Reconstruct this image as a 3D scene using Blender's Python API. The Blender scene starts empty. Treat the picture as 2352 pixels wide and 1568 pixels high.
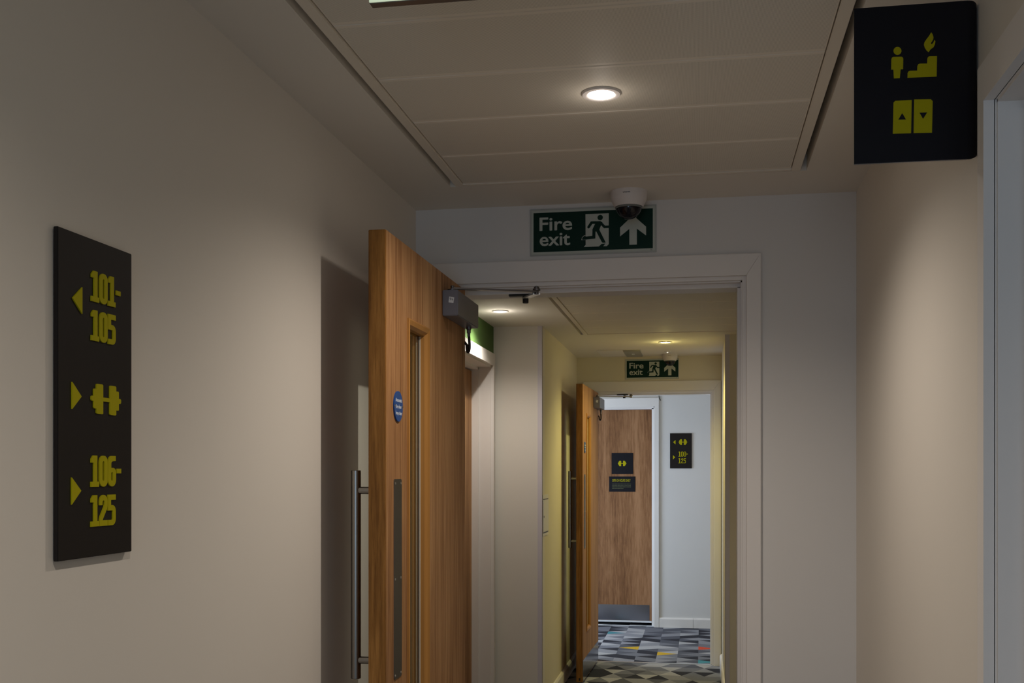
import bpy, bmesh, math, random
from mathutils import Vector

S = bpy.context.scene
COL = S.collection
# ------------------------------------------------------------------ camera, world, exposure, large lights
F_PX, HORIZON, YAW, EYE = 2481.0, 1082.8, 0.1737, 1.4467
cam_data = bpy.data.cameras.new('camera')
cam_data.sensor_width = 36.0
cam_data.lens = F_PX / 2352 * 36
cam_data.shift_y = (HORIZON - 784) / 2352
cam_data.clip_start = 0.02
cam = bpy.data.objects.new('camera', cam_data)
cam.location = (0, 0, EYE)
cam.rotation_euler = (math.radians(90), 0, YAW)
COL.objects.link(cam)
S.camera = cam

w = bpy.data.worlds.new('world')
S.world = w
w.use_nodes = True
w.node_tree.nodes['Background'].inputs[0].default_value = (0.55, 0.68, 0.9, 1)
w.node_tree.nodes['Background'].inputs[1].default_value = 0.02

S.view_settings.view_transform = 'Standard'
S.view_settings.look = 'None'
S.view_settings.gamma = 1
S.view_settings.use_curve_mapping = False
S.view_settings.exposure = 0.0
try:
    S.cycles.use_denoising = True
    S.cycles.max_bounces = 10
    S.cycles.diffuse_bounces = 8
    S.cycles.sample_clamp_indirect = 4.0
except Exception:
    pass

DAY = (0.60, 0.78, 1.0)
WARM = (1.0, 0.88, 0.76)
WARM2 = (1.0, 0.86, 0.30)


def area_light(name, loc, rot, sx, sy, power, color):
    d = bpy.data.lights.new(name, 'AREA')
    d.shape = 'RECTANGLE'
    d.size, d.size_y = sx, sy
    d.energy = power
    d.color = color
    o = bpy.data.objects.new(name, d)
    o.location = loc
    o.rotation_euler = rot
    COL.objects.link(o)
    return o


# daylight through the window at the near end of the corridor (behind the camera)
area_light('daylight_near', (-0.23, -2.72, 1.35), (math.radians(90), 0, 0), 0.95, 1.35, 16.5, (0.55, 0.75, 1.0))
# daylight through the window of the side room, entering by the opening at the right
area_light('daylight_side', (1.12, 0.32, 1.45), (math.radians(90), 0, 0), 0.8, 1.2, 1.8, DAY)
# daylight through the window of the far lobby
area_light('daylight_lobby', (-2.28, 9.3, 1.1), (math.radians(90), 0, math.radians(-90)), 1.05, 1.2, 46.0, (0.64, 0.78, 1.0))

# lamp powers of the ceiling downlights
P_NEAR, P_RECESS, P_FAR, P_LOBBY = 35.5, 28.0, 40.0, 9.0

# ------------------------------------------------------------------ materials


def mat(name, color, rough=0.6, metal=0.0, spec=0.3):
    m = bpy.data.materials.new(name)
    m.use_nodes = True
    b = m.node_tree.nodes['Principled BSDF']
    b.inputs['Base Color'].default_value = (*color, 1)
    b.inputs['Roughness'].default_value = rough
    b.inputs['Metallic'].default_value = metal
    b.inputs['Specular IOR Level'].default_value = spec
    return m


def nd(m, t, **kw):
    n = m.node_tree.nodes.new(t)
    for k, v in kw.items():
        setattr(n, k, v)
    return n


def lk(m, a, b):
    m.node_tree.links.new(a, b)


def bsdf(m):
    return m.node_tree.nodes['Principled BSDF']


def paint(name, color, rough=0.75, var=0.04, bump=0.04, scale=90):
    m = mat(name, color, rough, 0, 0.2)
    g = nd(m, 'ShaderNodeNewGeometry')
    n = nd(m, 'ShaderNodeTexNoise')
    n.inputs['Scale'].default_value = 3.0
    n.inputs['Detail'].default_value = 5
    lk(m, g.outputs['Position'], n.inputs['Vector'])
    r = nd(m, 'ShaderNodeMapRange')
    r.inputs['To Min'].default_value = 1 - var
    r.inputs['To Max'].default_value = 1 + var
    lk(m, n.outputs['Fac'], r.inputs['Value'])
    mx = nd(m, 'ShaderNodeVectorMath', operation='SCALE')
    mx.inputs[0].default_value = color
    lk(m, r.outputs['Result'], mx.inputs['Scale'])
    lk(m, mx.outputs['Vector'], bsdf(m).inputs['Base Color'])
    n2 = nd(m, 'ShaderNodeTexNoise')
    n2.inputs['Scale'].default_value = scale
    n2.inputs['Detail'].default_value = 3
    lk(m, g.outputs['Position'], n2.inputs['Vector'])
    bp = nd(m, 'ShaderNodeBump')
    bp.inputs['Strength'].default_value = bump
    bp.inputs['Distance'].default_value = 0.002
    lk(m, n2.outputs['Fac'], bp.inputs['Height'])
    lk(m, bp.outputs['Normal'], bsdf(m).inputs['Normal'])
    return m


def wood(name, c1, c2, c3, rough=0.5, band=9.0, fine=60.0, squash=0.05, figure=0.0, coord='Object'):
    """Vertical-grained veneer: stretched noise bands, fine pores, optional cathedral figure."""
    m = mat(name, c2, rough, 0, 0.15)
    tc = nd(m, 'ShaderNodeTexCoord')
    mp = nd(m, 'ShaderNodeMapping')
    mp.inputs['Scale'].default_value = (1, 1, squash)
    lk(m, tc.outputs[coord], mp.inputs['Vector'])
    n1 = nd(m, 'ShaderNodeTexNoise')
    n1.inputs['Scale'].default_value = band
    n1.inputs['Detail'].default_value = 4
    n1.inputs['Distortion'].default_value = figure
    lk(m, mp.outputs['Vector'], n1.inputs['Vector'])
    n2 = nd(m, 'ShaderNodeTexNoise')
    n2.inputs['Scale'].default_value = fine
    n2.inputs['Detail'].default_value = 6
    n2.inputs['Roughness'].default_value = 0.7
    lk(m, mp.outputs['Vector'], n2.inputs['Vector'])
    mxf = nd(m, 'ShaderNodeMath', operation='MULTIPLY_ADD')
    mxf.inputs[1].default_value = 0.5
    lk(m, n2.outputs['Fac'], mxf.inputs[0])
    h = nd(m, 'ShaderNodeMath', operation='MULTIPLY')
    h.inputs[1].default_value = 0.5
    lk(m, n1.outputs['Fac'], h.inputs[0])
    lk(m, h.outputs[0], mxf.inputs[2])
    cr = nd(m, 'ShaderNodeValToRGB')
    e = cr.color_ramp.elements
    e[0].position, e[0].color = 0.36, (*c1, 1)
    e[1].position, e[1].color = 0.62, (*c3, 1)
    k = cr.color_ramp.elements.new(0.49)
    k.color = (*c2, 1)
    lk(m, mxf.outputs[0], cr.inputs['Fac'])
    lk(m, cr.outputs['Color'], bsdf(m).inputs['Base Color'])
    bp = nd(m, 'ShaderNodeBump')
    bp.inputs['Strength'].default_value = 0.08
    bp.inputs['Distance'].default_value = 0.001
    lk(m, n2.outputs['Fac'], bp.inputs['Height'])
    lk(m, bp.outputs['Normal'], bsdf(m).inputs['Normal'])
    return m


def brushed(name, color, rough=0.32, axis=(1, 1, 0.02)):
    m = mat(name, color, rough, 1.0, 0.5)
    tc = nd(m, 'ShaderNodeTexCoord')
    mp = nd(m, 'ShaderNodeMapping')
    mp.inputs['Scale'].default_value = axis
    lk(m, tc.outputs['Object'], mp.inputs['Vector'])
    n = nd(m, 'ShaderNodeTexNoise')
    n.inputs['Scale'].default_value = 400
    n.inputs['Detail'].default_value = 3
    lk(m, mp.outputs['Vector'], n.inputs['Vector'])
    bp = nd(m, 'ShaderNodeBump')
    bp.inputs['Strength'].default_value = 0.05
    bp.inputs['Distance'].default_value = 0.0005
    lk(m, n.outputs['Fac'], bp.inputs['Height'])
    lk(m, bp.outputs['Normal'], bsdf(m).inputs['Normal'])
    return m


def emit(name, color, strength):
    m = bpy.data.materials.new(name)
    m.use_nodes = True
    b = bsdf(m)
    b.inputs['Base Color'].default_value = (*color, 1)
    b.inputs['Emission Color'].default_value = (*color, 1)
    b.inputs['Emission Strength'].default_value = strength
    return m


def clear_glass(name, tint=(0.93, 0.97, 0.95), refl=0.08):
    m = bpy.data.materials.new(name)
    m.use_nodes = True
    nt = m.node_tree
    nt.nodes.clear()
    out = nt.nodes.new('ShaderNodeOutputMaterial')
    t = nt.nodes.new('ShaderNodeBsdfTransparent')
    t.inputs[0].default_value = (*tint, 1)
    g = nt.nodes.new('ShaderNodeBsdfGlossy')
    g.inputs['Roughness'].default_value = 0.03
    lw = nt.nodes.new('ShaderNodeLayerWeight')
    pw = nt.nodes.new('ShaderNodeMath')
    pw.operation = 'POWER'
    pw.inputs[1].default_value = 5
    nt.links.new(lw.outputs['Facing'], pw.inputs[0])
    fr = nt.nodes.new('ShaderNodeMath')
    fr.operation = 'MULTIPLY_ADD'
    fr.inputs[1].default_value = 0.95
    fr.inputs[2].default_value = 0.04
    nt.links.new(pw.outputs[0], fr.inputs[0])
    mx = nt.nodes.new('ShaderNodeMixShader')
    nt.links.new(fr.outputs[0], mx.inputs[0])
    nt.links.new(t.outputs[0], mx.inputs[1])
    nt.links.new(g.outputs[0], mx.inputs[2])
    nt.links.new(mx.outputs[0], out.inputs[0])
    return m


M = {}
M['wall'] = paint('wall_paint', (0.72, 0.68, 0.615), 0.8, 0.02)
M['wall_back'] = paint('wall_paint_cool', (0.68, 0.665, 0.645), 0.8, 0.02)
M['wall_lamp_tint'] = paint('wall_paint_lamp_tint', (0.71, 0.655, 0.52), 0.8, 0.02)  # wall paint with the far section's yellow lamp light put into the colour
M['green'] = paint('green_paint', (0.085, 0.16, 0.045), 0.7, 0.03)
M['ceiling'] = paint('ceiling_paint', (0.74, 0.70, 0.63), 0.85, 0.02, 0.02)
M['trim'] = paint('white_satin_paint', (0.76, 0.73, 0.70), 0.45, 0.015, 0.01)
M['corner'] = mat('corner_guard_plastic', (0.62, 0.58, 0.62), 0.4)
M['metal_trim'] = mat('painted_metal_trim', (0.76, 0.70, 0.60), 0.5)
M['plain'] = mat('painted_metal_plain', (0.80, 0.745, 0.65), 0.55)
M['gap'] = mat('shadow_gap', (0.30, 0.27, 0.22), 0.9)
M['oak'] = wood('oak_veneer', (0.20, 0.088, 0.033), (0.37, 0.19, 0.080), (0.55, 0.315, 0.145), 0.6, 7, 70, 0.04, 0.3)
M['oak_edge'] = wood('oak_lipping', (0.17, 0.070, 0.015), (0.31, 0.14, 0.033), (0.46, 0.22, 0.058), 0.45, 40, 160, 0.05, 0.6)
M['oak_bead'] = wood('oak_bead', (0.36, 0.165, 0.042), (0.42, 0.20, 0.052), (0.48, 0.235, 0.065), 0.45, 9, 40, 0.03)
M['walnut'] = wood('brown_laminate', (0.115, 0.049, 0.021), (0.245, 0.118, 0.052), (0.36, 0.188, 0.092), 0.5, 5, 60, 0.09, 1.1)
M['steel'] = brushed('brushed_steel', (0.27, 0.26, 0.245), 0.28)
M['plate'] = brushed('brushed_plate', (0.17, 0.155, 0.13), 0.5)
M['kick'] = brushed('brushed_kick', (0.36, 0.36, 0.39), 0.2, (0.02, 1, 1))
M['alu'] = mat('aluminium', (0.75, 0.76, 0.78), 0.35, 0.9)
M['closer'] = mat('silver_paint', (0.21, 0.21, 0.235), 0.42, 0.4)
M['dark_metal'] = mat('dark_metal', (0.16, 0.15, 0.15), 0.35, 0.8)
M['black'] = mat('black_rubber', (0.018, 0.016, 0.014), 0.5)
M['bright'] = mat('screw_metal', (0.8, 0.8, 0.78), 0.2, 1.0)
M['glass'] = clear_glass('clear_glass')
M['gasket'] = mat('pale_gasket', (0.62, 0.55, 0.45), 0.5)
M['sign_black'] = mat('sign_black', (0.011, 0.0085, 0.0078), 0.5, 0, 0.25)
M['sign_black2'] = mat('sign_black_satin', (0.006, 0.0055, 0.009), 0.5, 0, 0.2)
M['sign_yellow'] = mat('sign_yellow', (0.42, 0.375, 0.004), 0.6, 0, 0.12)
M['sign_dim'] = mat('sign_dim_print', (0.10, 0.11, 0.05), 0.5)
M['exit_green'] = mat('exit_green', (0.0015, 0.024, 0.015), 0.45, 0, 0.15)
M['exit_white'] = mat('exit_pale', (0.46, 0.50, 0.45), 0.35)
M['exit_edge'] = mat('exit_rim', (0.40, 0.42, 0.40), 0.3)
M['blue'] = mat('mandatory_blue', (0.010, 0.065, 0.26), 0.35)
M['white_print'] = mat('white_print', (0.75, 0.78, 0.8), 0.5)
M['white_plastic'] = mat('white_plastic', (0.68, 0.64, 0.62), 0.4)
M['dome'] = mat('dark_dome', (0.006, 0.005, 0.009), 0.10, 0, 0.35)
M['dome_rim'] = mat('clear_dome_rim', (0.16, 0.17, 0.16), 0.25)
M['lens'] = emit('lamp_lens', (1.0, 0.93, 0.84), 60.0)
M['backlit'] = emit('backlit_panel', (0.72, 0.85, 0.62), 0.55)
M['led'] = emit('indicator_led', (1.0, 0.95, 0.8), 1.2)
M['hatch_grey'] = mat('grey_plastic', (0.36, 0.35, 0.31), 0.4)
M['red_led'] = emit('red_led', (1, 0.1, 0.05), 3.0)


def perforated():
    """Painted perforated steel: 1.3 mm holes at 2.5 mm pitch."""
    m = mat('perforated_tile', (0.50, 0.455, 0.395), 0.6)
    g = nd(m, 'ShaderNodeNewGeometry')
    sc = nd(m, 'ShaderNodeVectorMath', operation='SCALE')
    sc.inputs['Scale'].default_value = 1 / 0.0026
    lk(m, g.outputs['Position'], sc.inputs[0])
    fr = nd(m, 'ShaderNodeVectorMath', operation='FRACTION')
    lk(m, sc.outputs[0], fr.inputs[0])
    sb = nd(m, 'ShaderNodeVectorMath', operation='SUBTRACT')
    sb.inputs[1].default_value = (0.5, 0.5, 0)
    lk(m, fr.outputs[0], sb.inputs[0])
    ml = nd(m, 'ShaderNodeVectorMath', operation='MULTIPLY')
    ml.inputs[1].default_value = (1, 1, 0)
    lk(m, sb.outputs[0], ml.inputs[0])
    ln = nd(m, 'ShaderNodeVectorMath', operation='LENGTH')
    lk(m, ml.outputs[0], ln.inputs[0])
    lt = nd(m, 'ShaderNodeMath', operation='LESS_THAN')
    lt.inputs[1].default_value = 0.28
    lk(m, ln.outputs['Value'], lt.inputs[0])
    mx = nd(m, 'ShaderNodeMix', data_type='RGBA')
    mx.inputs[6].default_value = (0.78, 0.735, 0.645, 1)
    mx.inputs[7].default_value = (0.47, 0.435, 0.37, 1)
    lk(m, lt.outputs[0], mx.inputs[0])
    lk(m, mx.outputs[2], bsdf(m).inputs['Base Color'])
    return m


M['perf'] = perforated()


def carpet(name, color):
    m = mat(name, color, 0.95, 0, 0.1)
    g = nd(m, 'ShaderNodeNewGeometry')
    n = nd(m, 'ShaderNodeTexNoise')
    n.inputs['Scale'].default_value = 350
    n.inputs['Detail'].default_value = 2
    lk(m, g.outputs['Position'], n.inputs['Vector'])
    r = nd(m, 'ShaderNodeMapRange')
    r.inputs['To Min'].default_value = 0.6
    r.inputs['To Max'].default_value = 1.4
    lk(m, n.outputs['Fac'], r.inputs['Value'])
    mx = nd(m, 'ShaderNodeVectorMath', operation='SCALE')
    mx.inputs[0].default_value = color
    lk(m, r.outputs['Result'], mx.inputs['Scale'])
    lk(m, mx.outputs['Vector'], bsdf(m).inputs['Base Color'])
    return m


CARPET = [carpet('carpet_charcoal', (0.036, 0.037, 0.047)), carpet('carpet_slate', (0.095, 0.100, 0.122)),
          carpet('carpet_grey', (0.165, 0.172, 0.200)), carpet('carpet_mid', (0.245, 0.252, 0.280)),
          carpet('carpet_light', (0.37, 0.375, 0.395)), carpet('carpet_yellow', (0.55, 0.36, 0.035)),
          carpet('carpet_red', (0.60, 0.085, 0.045)), carpet('carpet_teal', (0.07, 0.24, 0.28))]

# ------------------------------------------------------------------ mesh helpers


class MB:
    def __init__(self):
        self.v, self.f = [], []

    def add(self, verts, faces):
        o = len(self.v)
        self.v += [tuple(p) for p in verts]
        self.f += [tuple(i + o for i in f) for f in faces]
        return self

    def box(self, x0, x1, y0, y1, z0, z1, bev=0.0):
        x0, x1 = min(x0, x1), max(x0, x1)
        y0, y1 = min(y0, y1), max(y0, y1)
        z0, z1 = min(z0, z1), max(z0, z1)
        if bev <= 0:
            vs = [(x, y, z) for z in (z0, z1) for y in (y0, y1) for x in (x0, x1)]
            return self.add(vs, [(0, 2, 3, 1), (4, 5, 7, 6), (0, 1, 5, 4), (2, 6, 7, 3), (0, 4, 6, 2), (1, 3, 7, 5)])
        bm = bmesh.new()
        bmesh.ops.create_cube(bm, size=1)
        for p in bm.verts:
            p.co = Vector(((x0 + x1) / 2 + p.co.x * (x1 - x0), (y0 + y1) / 2 + p.co.y * (y1 - y0), (z0 + z1) / 2 + p.co.z * (z1 - z0)))
        bmesh.ops.bevel(bm, geom=bm.edges[:], offset=bev, segments=2, affect='EDGES')
        bm.verts.index_update()
        self.add([p.co[:] for p in bm.verts], [[q.index for q in f.verts] for f in bm.faces])
        bm.free()
        return self

    def loft(self, loops, closed=True, cap0=False, cap1=False, ring=False):
        """quads between successive loops of equal length"""
        n = len(loops[0])
        o = len(self.v)
        for lp in loops:
            self.v += [tuple(p) for p in lp]
        m = len(loops)
        for a in range(m if ring else m - 1):
            b = (a + 1) % m
            for i in range(n if closed else n - 1):
                j = (i + 1) % n
                self.f.append((o + a * n + i, o + a * n + j, o + b * n + j, o + b * n + i))
        if cap0:
            self.f.append(tuple(o + i for i in reversed(range(n))))
        if cap1:
            self.f.append(tuple(o + (m - 1) * n + i for i in range(n)))
        return self

    def lathe(self, prof, c, seg=32, axis='Z', cap=True):
        loops = []
        for r, h in prof:
            lp = []
            for k in range(seg):
                a = 2 * math.pi * k / seg
                u, q = r * math.cos(a), r * math.sin(a)
                if axis == 'Z':
                    lp.append((c[0] + u, c[1] + q, c[2] + h))
                elif axis == 'X':
                    lp.append((c[0] + h, c[1] + u, c[2] + q))
                else:
                    lp.append((c[0] + u, c[1] + h, c[2] + q))
            loops.append(lp)
        return self.loft(loops, True, cap, cap)

    def tube(self, pts, r, seg=10):
        pts = [Vector(p) for p in pts]
        loops = []
        ref = None
        for i, p in enumerate(pts):
            d = (pts[min(i + 1, len(pts) - 1)] - pts[max(i - 1, 0)]).normalized()
            if ref is None:
                ref = d.orthogonal().normalized()
            ref = (ref - d * ref.dot(d)).normalized()
            b = d.cross(ref)
            rr = r[i] if isinstance(r, (list, tuple)) else r
            loops.append([p + (ref * math.cos(2 * math.pi * k / seg) + b * math.sin(2 * math.pi * k / seg)) * rr for k in range(seg)])
        return self.loft(loops, True, True, True)

    def prism(self, poly, fn, t0, t1):
        """extrude a simple polygon; fn(u, v, t) -> xyz"""
        return self.loft([[fn(u, q, t0) for u, q in poly], [fn(u, q, t1) for u, q in poly]], True, True, True)


def link(o, parent=None, kind=None):
    COL.objects.link(o)
    if parent is not None:
        o.parent = parent
    if kind:
        o['kind'] = kind
    return o


def build(name, mb, material, parent=None, kind=None, label=None, smooth=None, off=None):
    """link the collected geometry as ONE mesh object; off = world location of the parent"""
    vs = mb.v
    if off is not None:
        vs = [(p[0] - off[0], p[1] - off[1], p[2] - off[2]) for p in vs]
    me = bpy.data.meshes.new(name)
    me.from_pydata(vs, [], mb.f)
    bm = bmesh.new()
    bm.from_mesh(me)
    bmesh.ops.recalc_face_normals(bm, faces=bm.faces)
    bm.to_mesh(me)
    bm.free()
    me.materials.append(material)
    if smooth:
        me.polygons.foreach_set('use_smooth', [True] * len(me.polygons))
        me.set_sharp_from_angle(angle=math.radians(smooth))
    o = bpy.data.objects.new(name, me)
    link(o, parent, kind)
    if label:
        o['label'] = label
    return o


def tag(o, label, cat, group=None, kind=None):
    o['label'] = label
    o['category'] = cat
    if group:
        o['group'] = group
    if kind:
        o['kind'] = kind
    return o


def empty(name, loc, rz=0.0):
    o = bpy.data.objects.new(name, None)
    o.empty_display_size = 0.1
    o.location = loc
    o.rotation_euler = (0, 0, rz)
    COL.objects.link(o)
    return o


def copy_tree(o, parent=None):
    c = o.copy()
    COL.objects.link(c)
    c.parent = parent
    for ch in list(o.children):
        copy_tree(ch, c)
    return c


def loops_mesh(loops, depth):
    """filled 2D outlines (even-odd holes) extruded to `depth`; returns verts (u, v, t) and faces"""
    cu = bpy.data.curves.new('outline', 'CURVE')
    cu.dimensions = '2D'
    cu.fill_mode = 'BOTH'
    cu.extrude = depth / 2
    for lp in loops:
        s = cu.splines.new('POLY')
        s.points.add(len(lp) - 1)
        for p, (x, y) in zip(s.points, lp):
            p.co = (x, y, 0, 1)
        s.use_cyclic_u = True
    return _curve_to_mesh(cu, depth)


def _curve_to_mesh(cu, depth):
    o = bpy.data.objects.new('outline', cu)
    COL.objects.link(o)
    dg = bpy.context.evaluated_depsgraph_get()
    me = bpy.data.meshes.new_from_object(o.evaluated_get(dg))
    vs = [(p.co.x, p.co.y, p.co.z + depth / 2) for p in me.vertices]
    fs = [tuple(p.vertices) for p in me.polygons]
    bpy.data.objects.remove(o)
    bpy.data.curves.remove(cu)
    bpy.data.meshes.remove(me)
    return vs, fs


def text_mesh(body, size, depth, bold=0.0, align='LEFT', sx=1.0, line=1.0):
    cu = bpy.data.curves.new('lettering', 'FONT')
    cu.body = body
    cu.size = size
    cu.extrude = depth / 2
    cu.offset = bold * size
    cu.align_x = align
    cu.space_line = line
    cu.fill_mode = 'BOTH'
    cu.resolution_u = 4
    vs, fs = _curve_to_mesh(cu, depth)
    return [(x * sx, y, t) for x, y, t in vs], fs


def flat_part(name, vf, fn, material, parent, off=None, **k):
    mb = MB()
    mb.add([fn(*p) for p in vf[0]], vf[1])
    return build(name, mb, material, parent, off=off, **k)


def rrect(x0, x1, y0, y1, r, n=5):
    out = []
    for cx, cy, a0 in ((x1 - r, y1 - r, 0), (x0 + r, y1 - r, 90), (x0 + r, y0 + r, 180), (x1 - r, y0 + r, 270)):
        for k in range(n + 1):
            a = math.radians(a0 + 90 * k / n)
            out.append((cx + r * math.cos(a), cy + r * math.sin(a)))
    return out


def circle(cx, cy, r, n=28):
    return [(cx + r * math.cos(2 * math.pi * k / n), cy + r * math.sin(2 * math.pi * k / n)) for k in range(n)]


def stroke(pts, width):
    """closed outline of an open polyline drawn with a mitred pen"""
    P = [Vector(p) for p in pts]
    L, R = [], []
    h = width / 2
    for i, p in enumerate(P):
        d1 = (P[i] - P[i - 1]).normalized() if i else None
        d2 = (P[i + 1] - P[i]).normalized() if i < len(P) - 1 else None
        if d1 is None:
            n = Vector((-d2.y, d2.x)) * h
        elif d2 is None:
            n = Vector((-d1.y, d1.x)) * h
        else:
            n1, n2 = Vector((-d1.y, d1.x)), Vector((-d2.y, d2.x))
            b = (n1 + n2).normalized()
            n = b * (h / max(0.35, b.dot(n1)))
        L.append((p.x + n.x, p.y + n.y))
        R.append((p.x - n.x, p.y - n.y))
    return L + R[::-1]


def arc(cx, cy, r, a0, a1, n=6, ry=None):
    ry = ry or r
    return [(cx + r * math.cos(math.radians(a0 + (a1 - a0) * k / n)), cy + ry * math.sin(math.radians(a0 + (a1 - a0) * k / n))) for k in range(n + 1)]


# condensed slab numerals, in millimetres (cell 23.5 wide, 48 high)
def digit(ch, t=9.3):
    if ch == '1':
        return [[(0.5, 0), (22.5, 0), (22.5, t - 1.3), (8 + t + 0.3, t - 1.3), (8 + t + 0.3, 48), (6.5, 48), (1, 42.5), (1, 46.3 - t), (8, 46.3 - t), (8, t - 1.3), (0.5, t - 1.3)]], 23.5
    if ch == '0':
        return [rrect(0, 23.5, 0, 48, 10.5), rrect(t, 23.5 - t, t - 0.8, 48.8 - t, min(2.4, 11.7 - t + 0.1) if t > 9 else 4.5)], 24.6
    if ch == '8':
        o = [(23.5, 11)] + arc(12.5, 11, 11, 0, -90) + arc(11, 11, 11, -90, -180) + [(0, 21), (1.8, 24.5), (0, 28)]
        o += arc(11, 37, 11, 180, 90) + arc(12.5, 37, 11, 90, 0) + [(23.5, 28), (21.7, 24.5), (23.5, 21)]
        return [o[1:], rrect(t, 23.5 - t, t - 1.3, 29.8 - t, 2.2), rrect(t, 23.5 - t, 18.7 + t, 49.3 - t, 2.2)], 24.6
    if ch == '2':
        p = [(4.6, 32)] + arc(11.75, 37.5, 7.1, 180, 0, 8, 6.2) + [(18.85, 32), (17.5, 28), (6.0, 12.5), (4.7, 9), (4.7, 4.1), (23, 4.1)]
        return [stroke(p, t - 0.7)], 24.2
    if ch == '5':
        p = [(23, 43.8), (4.7, 43.8), (4.7, 27.2), (13, 27.2)] + arc(13.5, 21.8, 5.2, 70, 0, 4) + [(18.8, 10)] + arc(12.8, 10, 6, -8, -90, 5) + [(0.8, 4.0)]
        return [stroke(p, t - 0.9)], 24.2
    if ch == '6':
        o = arc(11, 11, 11, -90, -180) + arc(11, 37, 11, 180, 95) + [(22.5, 48), (22.5, 40.2), (15, 39.8)] + arc(13, 35.5, 3.7, 100, 180, 4)
        o += [(9.3, 29.3), (15, 29.3)] + arc(14.5, 20.3, 9, 80, 0) + arc(12.5, 11, 11, 0, -90)
        return [o, rrect(9.3, 14.2, 8.5, 22.5, 2.3)], 24.6
    if ch == '-':
        return [[(1.2, 20.5), (14.2, 20.5), (14.2, 28), (1.2, 28)]], 15
    return [], 10


def dumbbell(wd, ht):
    """outline of a dumbbell pictogram centred on the origin"""
    q = [(0.10, 0.066), (0.10, 0.5), (0.15, 0.5)]
    x = lambda f: f * wd / 2
    y = lambda f: f * ht / 2
    half = [(x(0.23), y(0.13)), (x(0.23), y(0.95)), (x(0.28), y(1.0)), (x(0.61), y(1.0)), (x(0.66), y(0.95)), (x(0.66), y(0.66)),
            (x(0.80), y(0.66)), (x(0.84), y(0.60)), (x(0.84), y(0.17)), (x(0.95), y(0.17)), (x(1.0), y(0.1))]
    up = [(-a, b) for a, b in reversed(half)] + half
    return [up + [(a, -b) for a, b in reversed(up)]]


# ================================================================== SETTING
FLOOR, CEIL = -0.015, 2.324
XL, XR = -0.946, 0.478            # corridor side walls
Y1, Y2, Y3 = 3.521, 8.29, 10.24   # planes of the first doorway, the second doorway, the lobby wall


def structure(name, mb, m, label=None, **k):
    o = build(name, mb, m, kind='structure', **k)
    if label:
        o['label'] = label
    return o


structure('wall_left', MB().box(XL - 0.12, XL, -2.8, 3.9, FLOOR, CEIL), M['wall'], 'long cream wall on the left that carries the room number sign')
structure('wall_left_far', MB().box(XL - 0.12, XL, 6.56, Y2, FLOOR, CEIL), M['wall_lamp_tint'], 'cream left wall beside the second open door')
structure('wall_recess', MB().box(-1.39, -1.244, 3.8, 5.43, FLOOR, CEIL).box(-1.39, -1.244, 6.372, 6.44, FLOOR, CEIL)
          .box(-1.39, -1.244, 5.43, 6.372, 2.085, CEIL), M['green'], 'dark green painted wall of the door recess')
structure('wall_recess_end', MB().box(-1.39, XL, 6.44, 6.56, FLOOR, CEIL), M['wall'], 'cream return wall closing the door recess')
structure('wall_recess_start', MB().box(-1.39, XL - 0.12, 3.78, 3.9, FLOOR, CEIL), M['wall'])
structure('wall_back', MB().box(XL, -0.838, Y1, Y1 + 0.14, FLOOR, CEIL).box(0.14, XR, Y1, Y1 + 0.14, FLOOR, CEIL)
          .box(-0.838, 0.14, Y1, Y1 + 0.14, 2.082, CEIL), M['wall_back'], 'pale wall around the first doorway')
structure('wall_right', MB().box(XR, XR + 0.14, 1.904, 7.045, FLOOR, CEIL).box(XR, XR + 0.14, -2.8, 0.96, FLOOR, CEIL)
          .box(XR, XR + 0.14, 0.96, 1.904, 2.074, CEIL), M['wall'], 'cream right wall with a door opening at the picture edge')
structure('wall_pier', MB().box(0.15, XR + 0.14, 7.045, Y2, FLOOR, CEIL), M['wall_lamp_tint'], 'cream pier on the right before the second doorway')
structure('wall_far', MB().box(-2.3, -0.852, Y2, Y2 + 0.14, FLOOR, CEIL).box(0.0911, 1.7, Y2, Y2 + 0.14, FLOOR, CEIL)
          .box(-0.852, 0.0911, Y2, Y2 + 0.14, 2.082, CEIL), M['wall_lamp_tint'], 'cream wall around the second doorway')
structure('wall_lobby', MB().box(-2.3, -1.42, Y3, Y3 + 0.14, FLOOR, CEIL).box(-0.436, 1.7, Y3, Y3 + 0.14, FLOOR, CEIL)
          .box(-1.42, -0.436, Y3, Y3 + 0.14, 2.062, CEIL), M['wall_back'], 'pale end wall of the lobby beyond the second doorway')
structure('wall_lobby_right', MB().box(1.6, 1.7, Y2 + 0.14, Y3, FLOOR, CEIL), M['wall'])
structure('wall_lobby_left', MB().box(-2.3, -2.2, Y2 + 0.14, 8.75, FLOOR, CEIL).box(-2.3, -2.2, 9.85, Y3, FLOOR, CEIL)
          .box(-2.3, -2.2, 8.75, 9.85, FLOOR, 0.5).box(-2.3, -2.2, 8.75, 9.85, 1.75, CEIL), M['wall'])
structure('wall_near_end', MB().box(XL, -0.705, -2.8, -2.66, FLOOR, CEIL).box(0.245, XR, -2.8, -2.66, FLOOR, CEIL)
          .box(-0.705, 0.245, -2.8, -2.66, FLOOR, 0.675).box(-0.705, 0.245, -2.8, -2.66, 2.025, CEIL), M['wall'])
structure('wall_side_room', MB().box(1.7, 1.8, 0.3, 2.6, FLOOR, CEIL).box(XR + 0.14, 0.7, 0.2, 0.3, FLOOR, CEIL).box(1.54, 1.7, 0.2, 0.3, FLOOR, CEIL)
          .box(0.7, 1.54, 0.2, 0.3, FLOOR, 0.83).box(0.7, 1.54, 0.2, 0.3, 2.07, CEIL)
          .box(XR + 0.14, 1.7, 2.6, 2.7, FLOOR, CEIL), M['wall'])

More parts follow.
